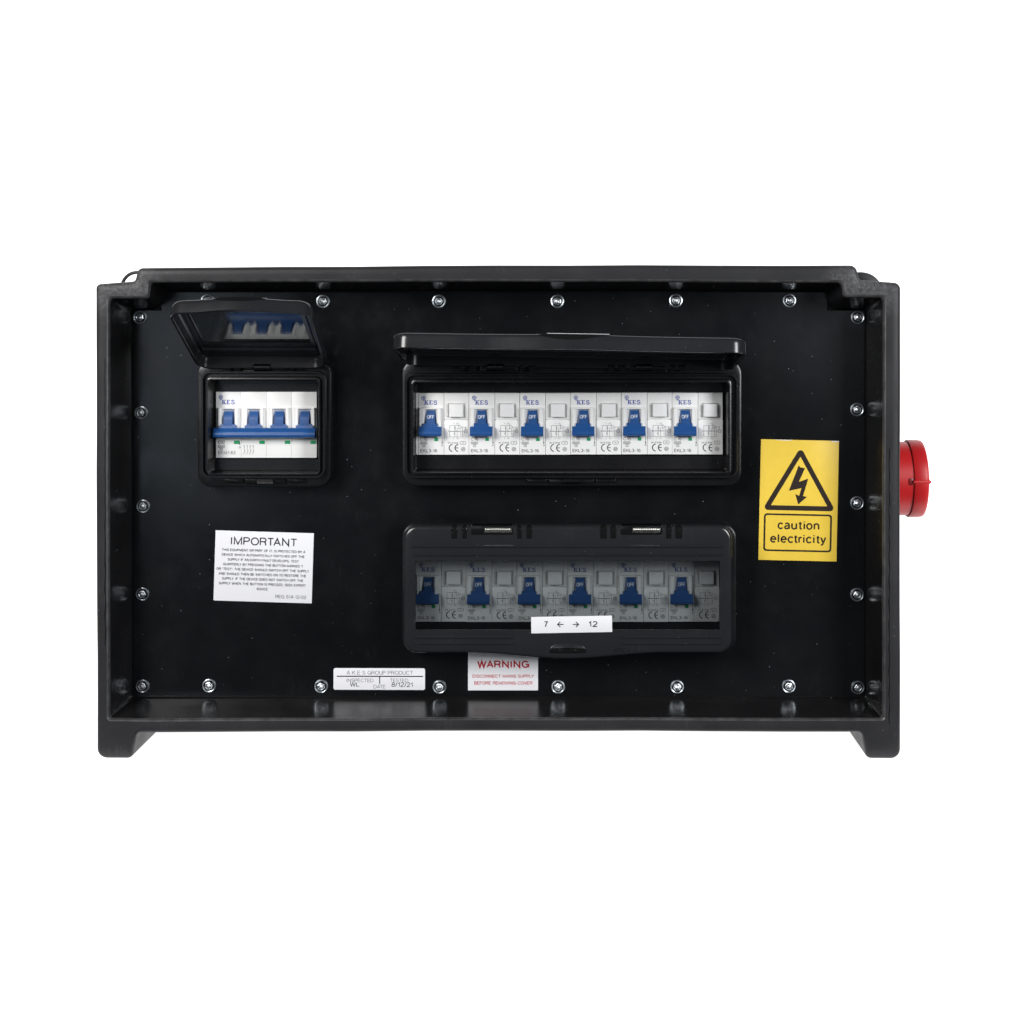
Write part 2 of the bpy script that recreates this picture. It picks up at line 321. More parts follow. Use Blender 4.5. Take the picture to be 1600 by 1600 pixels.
def kes(mb, x0, x1, base, cap, z):                    # bold slab-serif K E S
    u = (x1 - x0) / 3.25; h = cap
    def R(a, b, c, d): mb.sheet([(x0 + a * u, base - b * h), (x0 + c * u, base - b * h), (x0 + c * u, base - d * h), (x0 + a * u, base - d * h)], z)
    def Pg(pts, dz): mb.sheet([(x0 + a * u, base - b * h) for a, b in pts], z + dz)
    R(.14, 0, .38, 1); Pg([(0, 0), (.52, 0), (.52, .12), (0, .12)], .01); Pg([(0, .88), (.52, .88), (.52, 1), (0, 1)], .01)
    Pg([(.38, .42), (.74, .9), (.88, .9), (.42, .36)], .02); Pg([(.44, .56), (.60, .62), (.98, .06), (.70, .06)], .03)
    Pg([(.62, .9), (1.02, .9), (1.02, 1), (.62, 1)], .04); Pg([(.62, 0), (1.08, 0), (1.08, .11), (.62, .11)], .04)
    R(1.30, 0, 1.53, 1); Pg([(1.18, 0), (2.0, 0), (2.06, .32), (1.95, .32), (1.86, .11), (1.18, .11)], .01)
    Pg([(1.18, .89), (1.86, .89), (1.92, .7), (2.02, .7), (1.98, 1), (1.18, 1)], .01); Pg([(1.53, .46), (1.75, .46), (1.75, .57), (1.53, .57)], .02)
    pts = [(3.0, .74), (2.9, .87), (2.68, .95), (2.45, .88), (2.38, .73), (2.5, .58), (2.78, .47), (3.0, .36), (3.05, .22), (2.95, .09), (2.7, .03), (2.45, .08), (2.32, .26)]
    mb.stroke([(x0 + a * u, base - b * h) for a, b in pts], cap * .17, z)
def emblem(mb, cx, cy, r, z):
    mb.ring(arc(cx, cy, r, 0, 345, 23), arc(cx, cy, r * .8, 0, 345, 23), z); mb.ring(arc(cx, cy, r * .62, 0, 345, 23), arc(cx, cy, r * .5, 0, 345, 23), z)
    mb.sheet(arc(cx, cy, r * .3, 0, 345, 15), z); mb.sheet([(cx - r * .35, cy + r * .95), (cx + r * .35, cy + r * .95), (cx, cy + r * 1.5)], z)

# ================================================================ SETTING: added glowing ground and backdrop, lights the box and leaves no shadow
mb = MB(); prof = [(-0.050, -1.3), (-0.050, -0.004), (-0.0488, -0.0012), (-0.046, 0.0), (0.75, 0.0)] + [(0.75 + 0.55 * math.sin(a), 0.55 - 0.55 * math.cos(a)) for a in [math.pi / 2 * i / 12 for i in range(1, 13)]] + [(1.3, 2.4)]
me = bpy.data.meshes.new('added_white_sweep'); vs = []; fs = []
for i, (y, z) in enumerate(prof): vs += [(-1.7, y, z), (1.7, y, z)]
for i in range(len(prof) - 1): fs.append((2 * i, 2 * i + 1, 2 * i + 3, 2 * i + 2))
me.from_pydata(vs, [], fs); me.materials.append(M['white_glow'])
for p in me.polygons: p.use_smooth = True
lt = link('added_white_sweep', me); lt['kind'] = 'structure'

# ================================================================ THE BOX
ORG = (780, CY + FL, 0)
box = thing('power_distribution_box', 'black moulded rubber power distribution box with recessed front panel and two feet', 'distribution box', ORG)
R0 = 90.0
def apl(pts, z): return [(*ap(x, y, z)[:2], r) for x, y, r in pts]
outer = [(214, 417, 9), (1338, 414, 11), (1344, 437, 6), (1408, 441, 10), (1408, 1186, 15), (1354, 1186, 9), (1347, 1145, 9),
         (213, 1145, 9), (205, 1185, 9), (150, 1185, 15), (148, 443, 7), (209, 438, 6)]
inner = [(236, 441, 6), (1314, 442, 7), (1317, 465, 7), (1379, 465, 6), (1378, 1121, 5), (1345, 1121.2, 1), (1335, 1121.4, 1),
         (225, 1121.4, 1), (212, 1121.2, 1), (172, 1121, 5), (172, 466, 6), (233, 466, 6)]
wall = [(254, 455, 14), (1291, 455, 14), (1294, 484, 14), (1352, 484, 7), (1352, 1088, 6), (1335, 1088.2, 1), (1325, 1088.4, 1),
        (235, 1088.4, 1), (222, 1088.2, 1), (207, 1088, 6), (207, 484, 7), (251, 483, 14)]
Oo = rpoly(apl(outer, R0), 6); Ii = rpoly(apl(inner, R0 - 7), 6); Ww = rpoly(wall, 6)
Io = rpoly(apl([(x + dx, y + dy, r) for (x, y, r), (dx, dy) in zip(inner, [(-7, -7), (7, -7), (7, -7), (7, -7), (7, 6), (0, 6), (0, 6), (0, 6), (0, 6), (-7, 6), (-7, -7), (-7, -7)])], R0), 6)
def dens(p, m=10, nc=7):
    out = []
    for i, a_ in enumerate(p):
        out.append(a_)
        if i % nc == nc - 1:
            b_ = p[(i + 1) % len(p)]
            for k_ in range(1, m): out.append((a_[0] + (b_[0] - a_[0]) * k_ / m, a_[1] + (b_[1] - a_[1]) * k_ / m))
    return out
def wave(p, amp):
    return [(x + amp * .35 * math.sin(y / 83 + 1.3) + amp * .15 * math.sin(y / 31.), y + amp * math.sin(x / 205 + .6) + amp * .35 * math.sin(x / 47 + 2)) for x, y in p]
Oo, Ii, Io, Ww = wave(dens(Oo), 1.1), wave(dens(Ii), .8), wave(dens(Io), .9), wave(dens(Ww), .3)
def mixr(a, b, t): return [(p[0] * (1 - t) + q[0] * t, p[1] * (1 - t) + q[1] * t) for p, q in zip(a, b)]
mb = MB()
mb.loft([ring3(offset(Oo, 6), -300), ring3(Oo, -292), ring3(Oo, R0 - 8), ring3(offset(Oo, 0.8), R0 - 4.5), ring3(offset(Oo, 2.6), R0 - 1.8), ring3(offset(Oo, 5.5), R0 - 0.4),
         ring3(mixr(offset(Oo, 5.5), Io, 0.55), R0), ring3(mixr(Io, Ii, .3), R0 - 0.3), ring3(mixr(Io, Ii, .3), R0 - 12),
         ring3(offset(Ww, -6), -6)], True, True)
mb.obj('housing', 'housing', box, ORG, 40)
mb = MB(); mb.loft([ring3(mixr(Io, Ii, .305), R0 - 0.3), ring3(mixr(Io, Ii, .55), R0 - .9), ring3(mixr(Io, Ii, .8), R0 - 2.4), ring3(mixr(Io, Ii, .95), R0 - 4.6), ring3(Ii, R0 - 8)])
mb.obj('rim_edge', 'pale_edge', box, ORG, 50)
mb = MB(); mb.loft([ring3(Ii, R0 - 8), ring3(mixr(Ii, Ww, .5), 42), ring3(mixr(Ii, Ww, .93), 4), ring3(offset(Ww, 0.6), 0.6), ring3(offset(Ww, 4), 0), ring3(offset(Ww, 9), -5)])
mb.obj('recess_wall', 'wall', box, ORG, 40)
for pts in ([(163.5 + .7 * math.sin(i * 1.7) + i * .03, 560 + i * 12.5) for i in range(37)], [(1389.5 + .7 * math.sin(i * 2.1), 700 + i * 12) for i in range(37)]):
    mb = MB(); q = [ap(x, y, R0)[:2] for x, y in pts]; vs = []
    for i, (x, y) in enumerate(q):
        wd = .25 + .55 * abs(math.sin(i * 1.13 + .4)); vs += [(x - wd, y, R0 + .12), (x + wd, y, R0 + .12)]
    mb.add(vs, [(2 * i, 2 * i + 1, 2 * i + 3, 2 * i + 2) for i in range(len(q) - 1)]); mb.obj('mould_line', 'gloss', box, ORG)
# front panel plate with three cut-outs
holes = [(334, 500, 608, 720), (646, 1136, 610, 716), (643, 1130, 870, 978)]
def lines(a): return sorted(set(a))
xs = lines([209, 253, 1292, 1350.4] + [h[0] for h in holes] + [h[1] for h in holes]); ys = lines([457, 485.5, 1086.2] + [h[2] for h in holes] + [h[3] for h in holes])
cells = []
for i in range(len(xs) - 1):
    for j in range(len(ys) - 1):
        mx, my = (xs[i] + xs[i + 1]) / 2, (ys[j] + ys[j + 1]) / 2
        if any(h[0] < mx < h[1] and h[2] < my < h[3] for h in holes): continue
        if my < 485 and (mx < 253 or mx > 1292): continue
        cells.append((i, j))
mb = MB(); cs = set(cells)
for i, j in cells:
    x0, x1, y0, y1 = xs[i], xs[i + 1], ys[j], ys[j + 1]
    mb.add([(x0, y0, 3), (x1, y0, 3), (x1, y1, 3), (x0, y1, 3)], [(0, 1, 2, 3)])
    for di, dj, a, b in ((-1, 0, (x0, y0), (x0, y1)), (1, 0, (x1, y0), (x1, y1)), (0, -1, (x0, y0), (x1, y0)), (0, 1, (x0, y1), (x1, y1))):
        if (i + di, j + dj) not in cs: mb.add([(*a, 3), (*b, 3), (*b, -4), (*a, -4)], [(0, 1, 2, 3)])
mb.obj('front_panel', 'panel', box, ORG)
# carrying loops behind the top corners
mb = MB(); cx, cy, z = *ap(214, 449, 30)[:2], 30
mb.tube([(cx + 23 * math.cos(a), cy - 23 * math.sin(a), z) for a in [math.pi * (.0 + i / 24) for i in range(25)]], 2.6, 8)
mb.obj('carrying_loop', 'housing', box, ORG)
mb = MB(); cx, cy, z = *ap(1345, 452, 30)[:2], 30
o = [(cx + 33 * math.cos(a), cy - 27 * math.sin(a)) for a in [math.pi * i / 24 for i in range(25)]]
mb.slab(o, z - 20, z, 5); mb.obj('carrying_loop', 'housing', box, ORG)
# screws
mb = MB(); mb.lathe_z([(10.9, 0), (10.9, 1.6), (10.3, 2.5), (9.2, 2.8), (8.2, 2.4), (7.7, 1.0), (7.5, 0.4)], 28); SCW = mb.mesh('screw', 'zinc')
mb = MB(); mb.lathe_z([(7.5, 0.3), (7.4, 3.4), (7.0, 4.4), (6.2, 4.8)], 24); SCD = mb.mesh('screw_head', 'dark_steel')
mb = MB(); hexr = lambda r, z, t=0: [(r * math.cos(math.pi / 3 * i + t), r * math.sin(math.pi / 3 * i + t), z) for i in range(6)]
mb.loft([hexr(6.3, 4.2), hexr(6.2, 4.9), hexr(5.2, 5.3, .1), hexr(4.4, 4.5, .2), hexr(2.4, 5.3, .45), hexr(.3, 5.9, .7)], True, True); SCS = mb.mesh('hex_socket', 'bright_zinc', None, 15)
spots = [(325, 470), (505, 471), (686, 471), (871, 471), (1056, 470), (1233, 470), (219, 496), (221, 645), (224, 791), (223, 928), (223, 1072),
         (1340, 496), (1339, 640), (1339, 786), (1339, 929), (1340, 1074), (327, 1071), (502, 1072), (687, 1073), (872, 1073), (1058, 1073), (1232, 1072)]
for px, py in spots:
    x, y, z = ap(px, py, 3.2)
    s = link('screw', SCW, box); s.location = lv(x - ORG[0], y - ORG[1], z); s.rotation_euler = (random.uniform(-.05, .05), random.uniform(0, 6), random.uniform(-.05, .05))
    link('screw_head', SCD, s); link('hex_socket', SCS, s)

# ================================================================ RED INLET
IO = (1402, 0, -50); icx, icy, icz = 1402, ap(0, 747.5, -50)[1], -50
inlet = thing('power_inlet', 'round red plastic power inlet on the right side of the box', 'power inlet', (1408, icy, icz))
io = (1408, icy, icz)
def X(px): return ap(px, 0, -5)[0]
mb = MB(); mb.cyl_x(icy, icz, [(1395, 58.5), (X(1425), 58.5), (X(1425), 56)], 64, False); mb.obj('base_ring', 'red', inlet, io)
mb = MB(); mb.cyl_x(icy, icz, [(X(1426), 55), (X(1426), 60.8), (X(1427), 61.4), (X(1443), 61.4), (X(1447), 60.9), (X(1448.6), 59.8), (X(1449), 57), (X(1448), 53), (X(1430), 51), (X(1428), 30), (X(1428), 2)], 64, False); mb.obj('collar', 'red', inlet, io)
mb = MB(); yy = ap(0, 753, 10)[1]; zz = 11.5
mb.cyl_x(yy, zz - 1.0, [(X(1428) - 4, 2.2), (X(1454) - 4, 2.4), (X(1455.5) - 4, 1.6)], 16); mb.obj('bayonet_pin', 'red', inlet, io)
mb = MB(); mb.box(X(1420) - 4, X(1429) - 4, yy - 6, yy + 6, zz - 14, zz - 2.6, 1, 3.5); mb.box(X(1447) - 4, X(1454) - 4, yy - 5.5, yy + 5.5, zz - 16, zz - 3.4, 1, 3); mb.obj('pin_seat', 'dark_red', inlet, io)

# ================================================================ ENCLOSURES WITH HINGED LIDS
def coil(mb, x0, x1, cy, cz, r, turns, rw):
    n = turns * 12
    mb.tube([(x0 + (x1 - x0) * i / n, cy + r * math.cos(i / 12 * 2 * math.pi), cz + r * math.sin(i / 12 * 2 * math.pi)) for i in range(n + 1)], rw, 5)
def enclosure(label, lip, base, opening, slot, hinge_y, lid_x, theta, roll, groups, closed, latch, taper=0.0):
    org = ((base[0] + base[1]) / 2, base[3], 3)
    t = thing('breaker_enclosure', label, 'breaker enclosure', org, 'hinged breaker enclosures on the front panel')
    lx0, ly0, _ = ap(lip[0], lip[2], 44); lx1, ly1, _ = ap(lip[1], lip[3], 44)
    ox0, oy0, _ = ap(opening[0], opening[2], 44); ox1, oy1, _ = ap(opening[1], opening[3], 44)
    B = rrect(*base, 21); Lp = rrect(lx0, lx1, ly0, ly1, 14); Op = rrect(ox0, ox1, oy0, oy1, 4); Sl = rrect(*slot, 1.5)
    G1, G2 = offset(Lp, 3.2), mixr(offset(Lp, 3.4), Op, .55)
    mb = MB()
    mb.loft([ring3(B, 3.1), ring3(B, 31), ring3(offset(B, 1), 33.3), ring3(offset(B, 3.5), 34), ring3(offset(Lp, -.6), 34), ring3(Lp, 36), ring3(Lp, 43), ring3(offset(Lp, .7), 44),
             ring3(offset(Lp, 2.6), 44), ring3(G1, 43.2), ring3(mixr(G1, Op, .06), 37), ring3(mixr(G1, Op, .42), 37), ring3(G2, 43.2), ring3(mixr(G2, Op, .25), 44), ring3(mixr(G2, Op, .8), 44), ring3(Op, 43),
             ring3(offset(Op, .8), 9), ring3(offset(Op, 2), 7), ring3(offset(Sl, -1), 7), ring3(Sl, 6), ring3(Sl, -44)])
    mb.obj('frame', 'frame', t, org)
    # latch and bosses on the lower edge
    c, hw = latch
    c = ap(c, 0, 36)[0]; yb = ap(0, lip[3] + 1.5, 36)[1]
    mb = MB()
    for a, b, d in ((-hw, -hw * .55, 5), (-hw * .5, hw * .5, 6.5), (hw * .55, hw, 5)):
        mb.box(c + a, c + b, yb, yb + d, 33, 38, .8, 1.2)
    mb.prism_x([(yb, 33), (yb, 41), (yb + 4, 42), (yb + 7, 38), (yb + 7, 33)], c - hw * .2, c + hw * .2)
    mb.obj('latch', 'gloss', t, org)
    # hinge pieces
    hx, hy, hz = ap(0, hinge_y, 46)
    hy2, hz2, rk = (hy, 55.0, 8.0) if closed else (hy + 6, 39.0, 6.5)
    for kn, tr, sp in groups:
        for a, b in kn:
            a, b = ap(a, 0, hz2)[0], ap(b, 0, hz2)[0]
            mb = MB(); mb.cyl_x(hy2, hz2, [(a, rk - 1), (a + .8, rk), ((a + b) / 2, rk - .6), (b - .8, rk), (b, rk - 1)], 20)
            mb.box(a + .6, b - .6, hy2 - rk * .4, hy2 + 13 if closed else hy2 + rk, hz2 - 10, hz2 + (7.5 if closed else rk * .6), .6); mb.obj('hinge_knuckle', 'gloss', t, org)
        a, b = ap(tr[0], 0, hz2)[0], ap(tr[1], 0, hz2)[0]
        mb = MB(); mb.box(a, b, hy2 - 7, hy2 + 7.5, hz2 - 12, hz2 + (7.4 if closed else 0), .8, 2); mb.obj('hinge_trough', 'gloss', t, org)
        mb = MB(); mb.cyl_x(hy2, hz2 + 4, [(a + 2, 2.6), (b - 2, 2.6)], 12); mb.obj('hinge_pin', 'dark_steel', t, org)
        a, b = ap(sp[0], 0, hz2)[0], ap(sp[1], 0, hz2)[0]
        mb = MB(); coil(mb, a, b, hy2, hz2 + 4.4, 4.6, 13, 1.2); mb.obj('hinge_spring', 'spring' if closed else 'dark_steel', t, org, 60)  # same springs; on open lids their dimness is put into a darker colour
    # lid: local x across, y from the hinge, z outwards
    hw = (lid_x[1] - lid_x[0]) / 2; lc = (lid_x[0] + lid_x[1]) / 2
    y0, y1 = -7.0, 188.0
    pts = arc(-hw + 22, y0 + 22, 22, 180, 270, 8) + arc(hw - 22, y0 + 22, 22, 270, 360, 8) + arc(hw - 22, y1 - 22, 22, 0, 90, 8)
    nb = 30; x0b, x1b = hw - 26, -hw + 26; bw = min(150, hw * .8)
    for i in range(nb + 1):
        x = x0b + (x1b - x0b) * i / nb; q = max(0, 1 - abs(x) / bw); pts.append((x, y1 + 9.5 * (q * q * (3 - 2 * q))))
    pts += arc(-hw + 22, y1 - 22, 22, 90, 180, 8)
    if taper: pts = [(x * (1 + taper * y / 190), y) for x, y in pts]
    wx, wy0, wy1 = hw - 20, 47, 152
    clampw = lambda e: [(max(-wx - e, min(wx + e, x)), max(wy0 - e, min(wy1 + e, y))) for x, y in pts]
    W0, W1 = clampw(0), clampw(3)
    I4 = offset(pts, 4.5)
    mb = MB()
    mb.loft([ring3(W0, 13), ring3(W0, 15.4), ring3(clampw(.6), 16), ring3(mixr(clampw(1), offset(pts, 7), .5), 16), ring3(offset(pts, 6.5), 16), ring3(offset(pts, 3.4), 15.4), ring3(offset(pts, 1.3), 13.6), ring3(offset(pts, .3), 11),
             ring3(pts, 7), ring3(pts, -5.4), ring3(offset(pts, .6), -6), ring3(offset(pts, 4), -6), ring3(I4, -5.4), ring3(offset(pts, 5.5), 9), ring3(offset(pts, 8), 11.5),
             ring3(mixr(offset(pts, 9), W1, .5), 11.5), ring3(mixr(offset(pts, 9), W1, .55), 9), ring3(mixr(offset(pts, 9), W1, .65), 9), ring3(mixr(offset(pts, 9), W1, .7), 12), ring3(clampw(1.2), 12), ring3(W0, 13)])
    lid = mb.obj('lid', 'smoke' if closed else 'smoke', t)
    lid.location = lv(lc - org[0], hy - org[1], hz - org[2]); lid.rotation_euler = (-math.radians(90 + theta) if not closed else 0, math.radians(roll), 0)
    mb = MB(); mb.box(-wx + .05, wx - .05, wy0 + .05, wy1 - .05, 13.2, 15.3); mb.obj('window_pane', 'window', lid)
    for yy in (25.5, 38):
        mb = MB(); mb.prism_x([(yy - 3, 15.8), (yy - 1.6, 17.6), (yy - .6, 18.3), (yy + .6, 18.1), (yy + 1.2, 15.8)], -wx - 4, wx + 4); mb.obj('rib', 'smoke', lid)
    for yy in (163.5, 173):
        for sx in (-1, 1):
            e = sorted((sx * (wx + 1), sx * min(wx * .33 + 6, wx - 20)))
            mb = MB(); mb.prism_x([(yy - 3, 15.8), (yy - 1.6, 17.6), (yy - .6, 18.3), (yy + .6, 18.1), (yy + 1.2, 15.8)], *e); mb.obj('rib', 'smoke', lid)
    tw = 27 if closed else min(42, hw * .42)
    mb = MB(); o = [(tw * math.cos(a), 181 - 10 * math.sin(a)) for a in [math.pi * i / 20 for i in range(21)]]
    mb.slab(o, 15.5, 18.5, 1.6); mb.obj('finger_tab', 'smoke', lid)
    mb = MB(); mb.box(-tw - 1, tw + 1, 180, 187.5, 15, 16.4, .2, 2); mb.box(-13, 13, 181, 187, 15, 17.4, 1.2, 3); mb.obj('finger_slot', 'gloss', lid)
    if not closed:       # hollow finger grip in the lid's free edge
        gw = hw * .42 if hw < 200 else 44; bmp = lambda x: y1 + 9.5 * (lambda q: q * q * (3 - 2 * q))(max(0, 1 - abs(x) / bw)) + .35
        mb = MB(); n = 24; vs = []
        for i in range(n + 1):
            x = -gw + 2 * gw * i / n; d = (1 - (x / gw) ** 2); vs += [(x, bmp(x) - 1.2, 15.2), (x, bmp(x) + .1, 14.6 - 3 * d), (x, bmp(x) + .1, 14.4 - 6.5 * d)]
        mb.add(vs, [f for i in range(n) for f in ((3 * i, 3 * i + 1, 3 * i + 4, 3 * i + 3), (3 * i + 1, 3 * i + 2, 3 * i + 5, 3 * i + 4))]); mb.obj('finger_grip', 'gloss', lid)
    return t, lid
g3 = [([(705, 715.6), (722, 730.5), (807.6, 816), (822, 832)], (736, 802), (758, 801)), ([(937, 948.5), (953, 963), (1039.6, 1049), (1054, 1066)], (969, 1035), (989, 1033))]
g1 = [([(349, 362), (366, 377), (452, 460), (464, 474)], (380, 450), (398, 424))]
g2 = [([(716, 727), (733, 745), (812, 820), (826, 837)], (750, 808), (762, 788)), ([(950, 960), (966, 977), (1046, 1054), (1060, 1070)], (984, 1042), (994, 1020))]
slot1, slot2, slot3 = (337, 498.5, 612.2, 716.2), (649.5, 1133.5, 612.6, 711), (646.5, 1127, 872.4, 972)
e1, lid1 = enclosure('small black breaker enclosure at upper left with its smoked lid raised', (314, 508, 580, 747), (317, 522, 562, 757.5), (325, 497, 594, 740), slot1, 568, (319.5, 519.5), 26, 0, g1, False, (415, 62), .02)
e2, lid2 = enclosure('wide black breaker enclosure with its lid propped open, above the closed one', (633, 1153, 584, 747), (632, 1155, 562, 756), (646, 1138, 598, 738), slot2, 568, (638, 1141), 9.2, 0.9, g2, False, (893, 68))
e3, lid3 = enclosure('wide black breaker enclosure with its smoked lid closed, below the open wide one', (636, 1138, 846, 1006), (631.5, 1147, 815, 1013), (644, 1130, 862, 998), slot3, 826, (635.7, 1138.4), 0, 0, g3, True, (888, 40))
mb = MB(); org = e2.location; mb.box(650, 653.8, 613.4, 709.6, -30, 9, .4); mb.obj('blanking_strip', 'white', e2, ((632 + 1155) / 2, 756, 3))
mb = MB(); text(mb, '>PC<', 70, 95, 186, 6, 16.15); mb.obj('moulded_lettering', 'frame', lid3)

# ================================================================ SINGLE SMALL BREAKERS (two modules each)
def rings_rect(mb, rr, cap=True):
    mb.loft([[(x0, y0, z), (x1, y0, z), (x1, y1, z), (x0, y1, z)] for x0, x1, y0, y1, z in rr], False, cap)
def build_rcbo():
    t = link('circuit_breaker', None); t.empty_display_size = .01
    mb = MB()
    mb.box(0, 39.7, 0, 96, -44, 0, .7)
    rings_rect(mb, [(40.2, 78.6, 0, 41.2, -44), (40.2, 78.6, 0, 41.2, -1.4), (40.8, 78, .6, 40.6, -.8), (45.6, 73, 16, 38, -.8), (46, 72.6, 16.4, 37.6, -4)])
    mb.box(40.2, 78.6, 42.4, 96, -44, 0, .7); mb.box(41, 78, 40, 44, -44, -3)
    mb.obj('body', 'white', t)
    mb = MB()
    rings_rect(mb, [(1.2, 36.8, 22.6, 62, 0), (2.6, 35.4, 23.4, 60, 6), (7.6, 30.4, 24.8, 60, 6.3), (12.6, 26.8, 26.6, 60, .6)]); mb.obj('toggle_surround', 'white', t)
    mb = MB()
    mb.prism_x([(26.9, .3), (26.9, 2.6), (30, 3.2), (41, 7.4), (50, 9), (50, .3)], 13.1, 26.4)
    mb.prism_x([(46.7, .2), (46.7, 8.2), (52.4, 10.6), (52.4, .2)], 7.8, 30.6)
    mb.prism_x([(51.6, .1), (51.6, 10.6), (58, 13.6), (60.5, 15.2), (63, 15.6), (65.4, 14.6), (66.6, 12), (66.6, .1)], 2.1, 36.7)
    mb.prism_x([(66, .1), (66, 8), (68.6, 6), (68.6, .1)], 9, 29)
    tg = mb.obj('toggle', 'blue', t)
    mb = MB(); sl = lambda y: 3.2 + (y - 30) * 4.2 / 11 + .35
    text(mb, 'OFF', 14.0, 25.4, 39.6, 5.6, sl, .15); mb.obj('lettering', 'white_ink', tg)
    mb = MB(); mb.box(48.5, 69.7, 16.9, 37, -8, 6.5, .8, 1.0); mb.obj('test_button', 'button', t)
    mb = MB(); mb.box(25.2, 30.8, 69.6, 74.6, 0, .35, .1); mb.box(26.3, 29.7, 70.5, 71.6, .3, .45); mb.obj('status_flag', 'green', t)
    mb = MB(); kes(mb, 9.3, 30.2, 17.9, 6.5, .15); emblem(mb, 8.1, 7.4, 3.3, .15); mb.obj('brand_lettering', 'blue_ink', t)
    z = .18; mb = MB()
    text(mb, 'C16', 2.6, 14.4, 74, 4.8, z); text(mb, 'EKL3-16', 3, 29.4, 92.2, 5, z, .13)
    mb.stroke(arc(53.4, 85.3, 5.4, 100, 260), 1.35, z); mb.stroke(arc(62.6, 85.3, 5.4, 100, 260), 1.35, z); mb.stroke([(58, 85.3), (61.8, 85.3)], 1.2, z + .02)
    mb.stroke([(37.2, 68), (37.2, 79)], .5, z); mb.stroke([(36.5, 76.5), (37.2, 79.2), (37.9, 76.5)], .6, z); mb.stroke(arc(37.2, 81.4, 1.2, 0, 330, 10), .4, z, True)
    mb.stroke(arc(69.8, 87.3, 3.3, 0, 300, 5), .5, z, True); mb.stroke(arc(69.8, 87.3, 1.7, 0, 330, 8), .45, z, True); mb.stroke([(68.4, 88.4), (71.2, 86.2)], .5, z)
    mb.obj('black_markings', 'ink', t)
    mb = MB()
    # circuit diagram
    mb.stroke([(49, 58), (49, 50.6), (57, 50.6), (63, 50.6), (63, 56)], .45, z); mb.stroke([(47.4, 59.4), (64, 59.4)], .9, z); mb.stroke([(64, 59.4), (76, 59.4)], .4, z)
    mb.stroke([(46.6, 57.6), (49, 62), (49, 68.2), (68.6, 68.2), (68.6, 54.2)], .45, z); mb.stroke([(57, 50.6), (57, 68.2)], .4, z); mb.stroke([(60.4, 54), (60.4, 68.2)], .4, z)
    mb.stroke([(63, 49.4), (68.4, 53), (63, 55.6)], .5, z, True); mb.stroke([(68.4, 53), (73.6, 53), (73.6, 57)], .4, z); mb.stroke([(71.4, 57.4), (76, 57.4), (76, 61.6), (71.4, 61.6)], .45, z, True)
    mb.stroke([(56, 52.6), (58, 54), (56, 55.4), (58, 56.8)], .6, z); mb.stroke([(57, 61), (55.4, 63), (57, 65)], .6, z); mb.stroke([(66, 56), (66, 66)], .35, z)
    for a, b, c in (('1', 54, 48.6), ('2N', 59, 48.6), ('3', 54, 71.6), ('4N', 59, 71.6)): text(mb, a, b, b + 1.9 * len(a), c, 2, z)
    text(mb, 'IN 0.03A', 46.2, 62.2, 78.7, 2.6, z, .15); mb.stroke(rrect(65.2, 74.2, 75, 79.7, 1.6, 3), .5, z, True); text(mb, 'AC', 68, 71.8, 78.5, 2.2, z)
    mb.stroke(rrect(3, 13.4, 76, 79.4, .3, 1), .5, z, True); text(mb, '6000', 4, 12.4, 78.9, 2.3, z, .16); mb.stroke(rrect(6.4, 10.4, 80.4, 83.8, .3, 1), .5, z, True); text(mb, '3', 7.6, 9.4, 83.2, 2.2, z)
    mb.obj('grey_markings', 'grey_ink', t)
    return t
proto = build_rcbo()
ordn = ['leftmost', 'second from the left', 'third from the left', 'fourth from the left', 'fifth from the left', 'rightmost']
first = True
for row, (x0, y0, pitch, where, grp) in enumerate([(654.6, 613.5, 79.05, 'in the open wide enclosure', 'breakers in the open wide enclosure'), (650.4, 873.8, 78.75, 'behind the closed smoked lid', 'breakers behind the closed smoked lid')]):
    for i in range(6):
        c = proto if first else copy_tree(proto); first = False
        c.location = wv(x0 + i * pitch, y0 + random.uniform(-.3, .3), 10 + random.uniform(-.3, .3)); c.rotation_euler.y = random.uniform(-.002, .002)
        c['label'] = 'white circuit breaker with blue toggle, ' + ordn[i] + ' ' + where; c['category'] = 'circuit breaker'; c['group'] = grp

# ================================================================ FOUR POLE MAIN BREAKER
x0, y0, _ = ap(337.3, 612.3, 10)
mo = (x0, y0, 10)
main = thing('main_circuit_breaker', 'white four pole main circuit breaker with one long blue toggle bar', 'circuit breaker', mo)
k = .9958
mb = MB()
for i in range(4): mb.box(i * 39.25 + .12, i * 39.25 + 39.1, 0, 102.6, -44, 0, .45)
mb.obj('body', 'white', main)
cs4 = [20.6, 60.0, 99.6, 139.4]
for c in cs4:
    mb = MB()
    rings_rect(mb, [(c - 17.6, c + 16.6, 24.4, 62, 0), (c - 15.4, c + 14.6, 25, 60, 6), (c - 11, c + 10.6, 25.8, 60, 6.3), (c - 7.6, c + 7.4, 29.4, 60, .6)]); mb.obj('toggle_surround', 'white', main)
    mb = MB(); mb.box(c + 24.6 - 17, c + 33 - 17 + .2, 75.6, 81, 0, .4, .1); mb.obj('status_flag', 'green', main)
mb = MB()
for c in cs4:
    mb.prism_x([(29.8, .3), (29.8, 2.4), (34, 4.6), (40, 8.2), (42, 8.6), (56, 9.6), (56, .3)], c - 6.8, c + 6.8)
    mb.prism_x([(49.6, .2), (49.6, 8.4), (57, 11), (57, .2)], c - 10.6, c + 10.8); mb.prism_x([(51.6, .2), (51.6, 9), (57, 11), (57, .2)], c - 13, c + 13.2)
mb.prism_x([(55.8, .1), (55.8, 11), (60, 14), (62.5, 16.4), (66, 17.2), (69, 16.2), (71, 13), (71.6, 8), (71.6, .1)], -1.0, 156.6)
tg = mb.obj('toggle', 'blue', main)
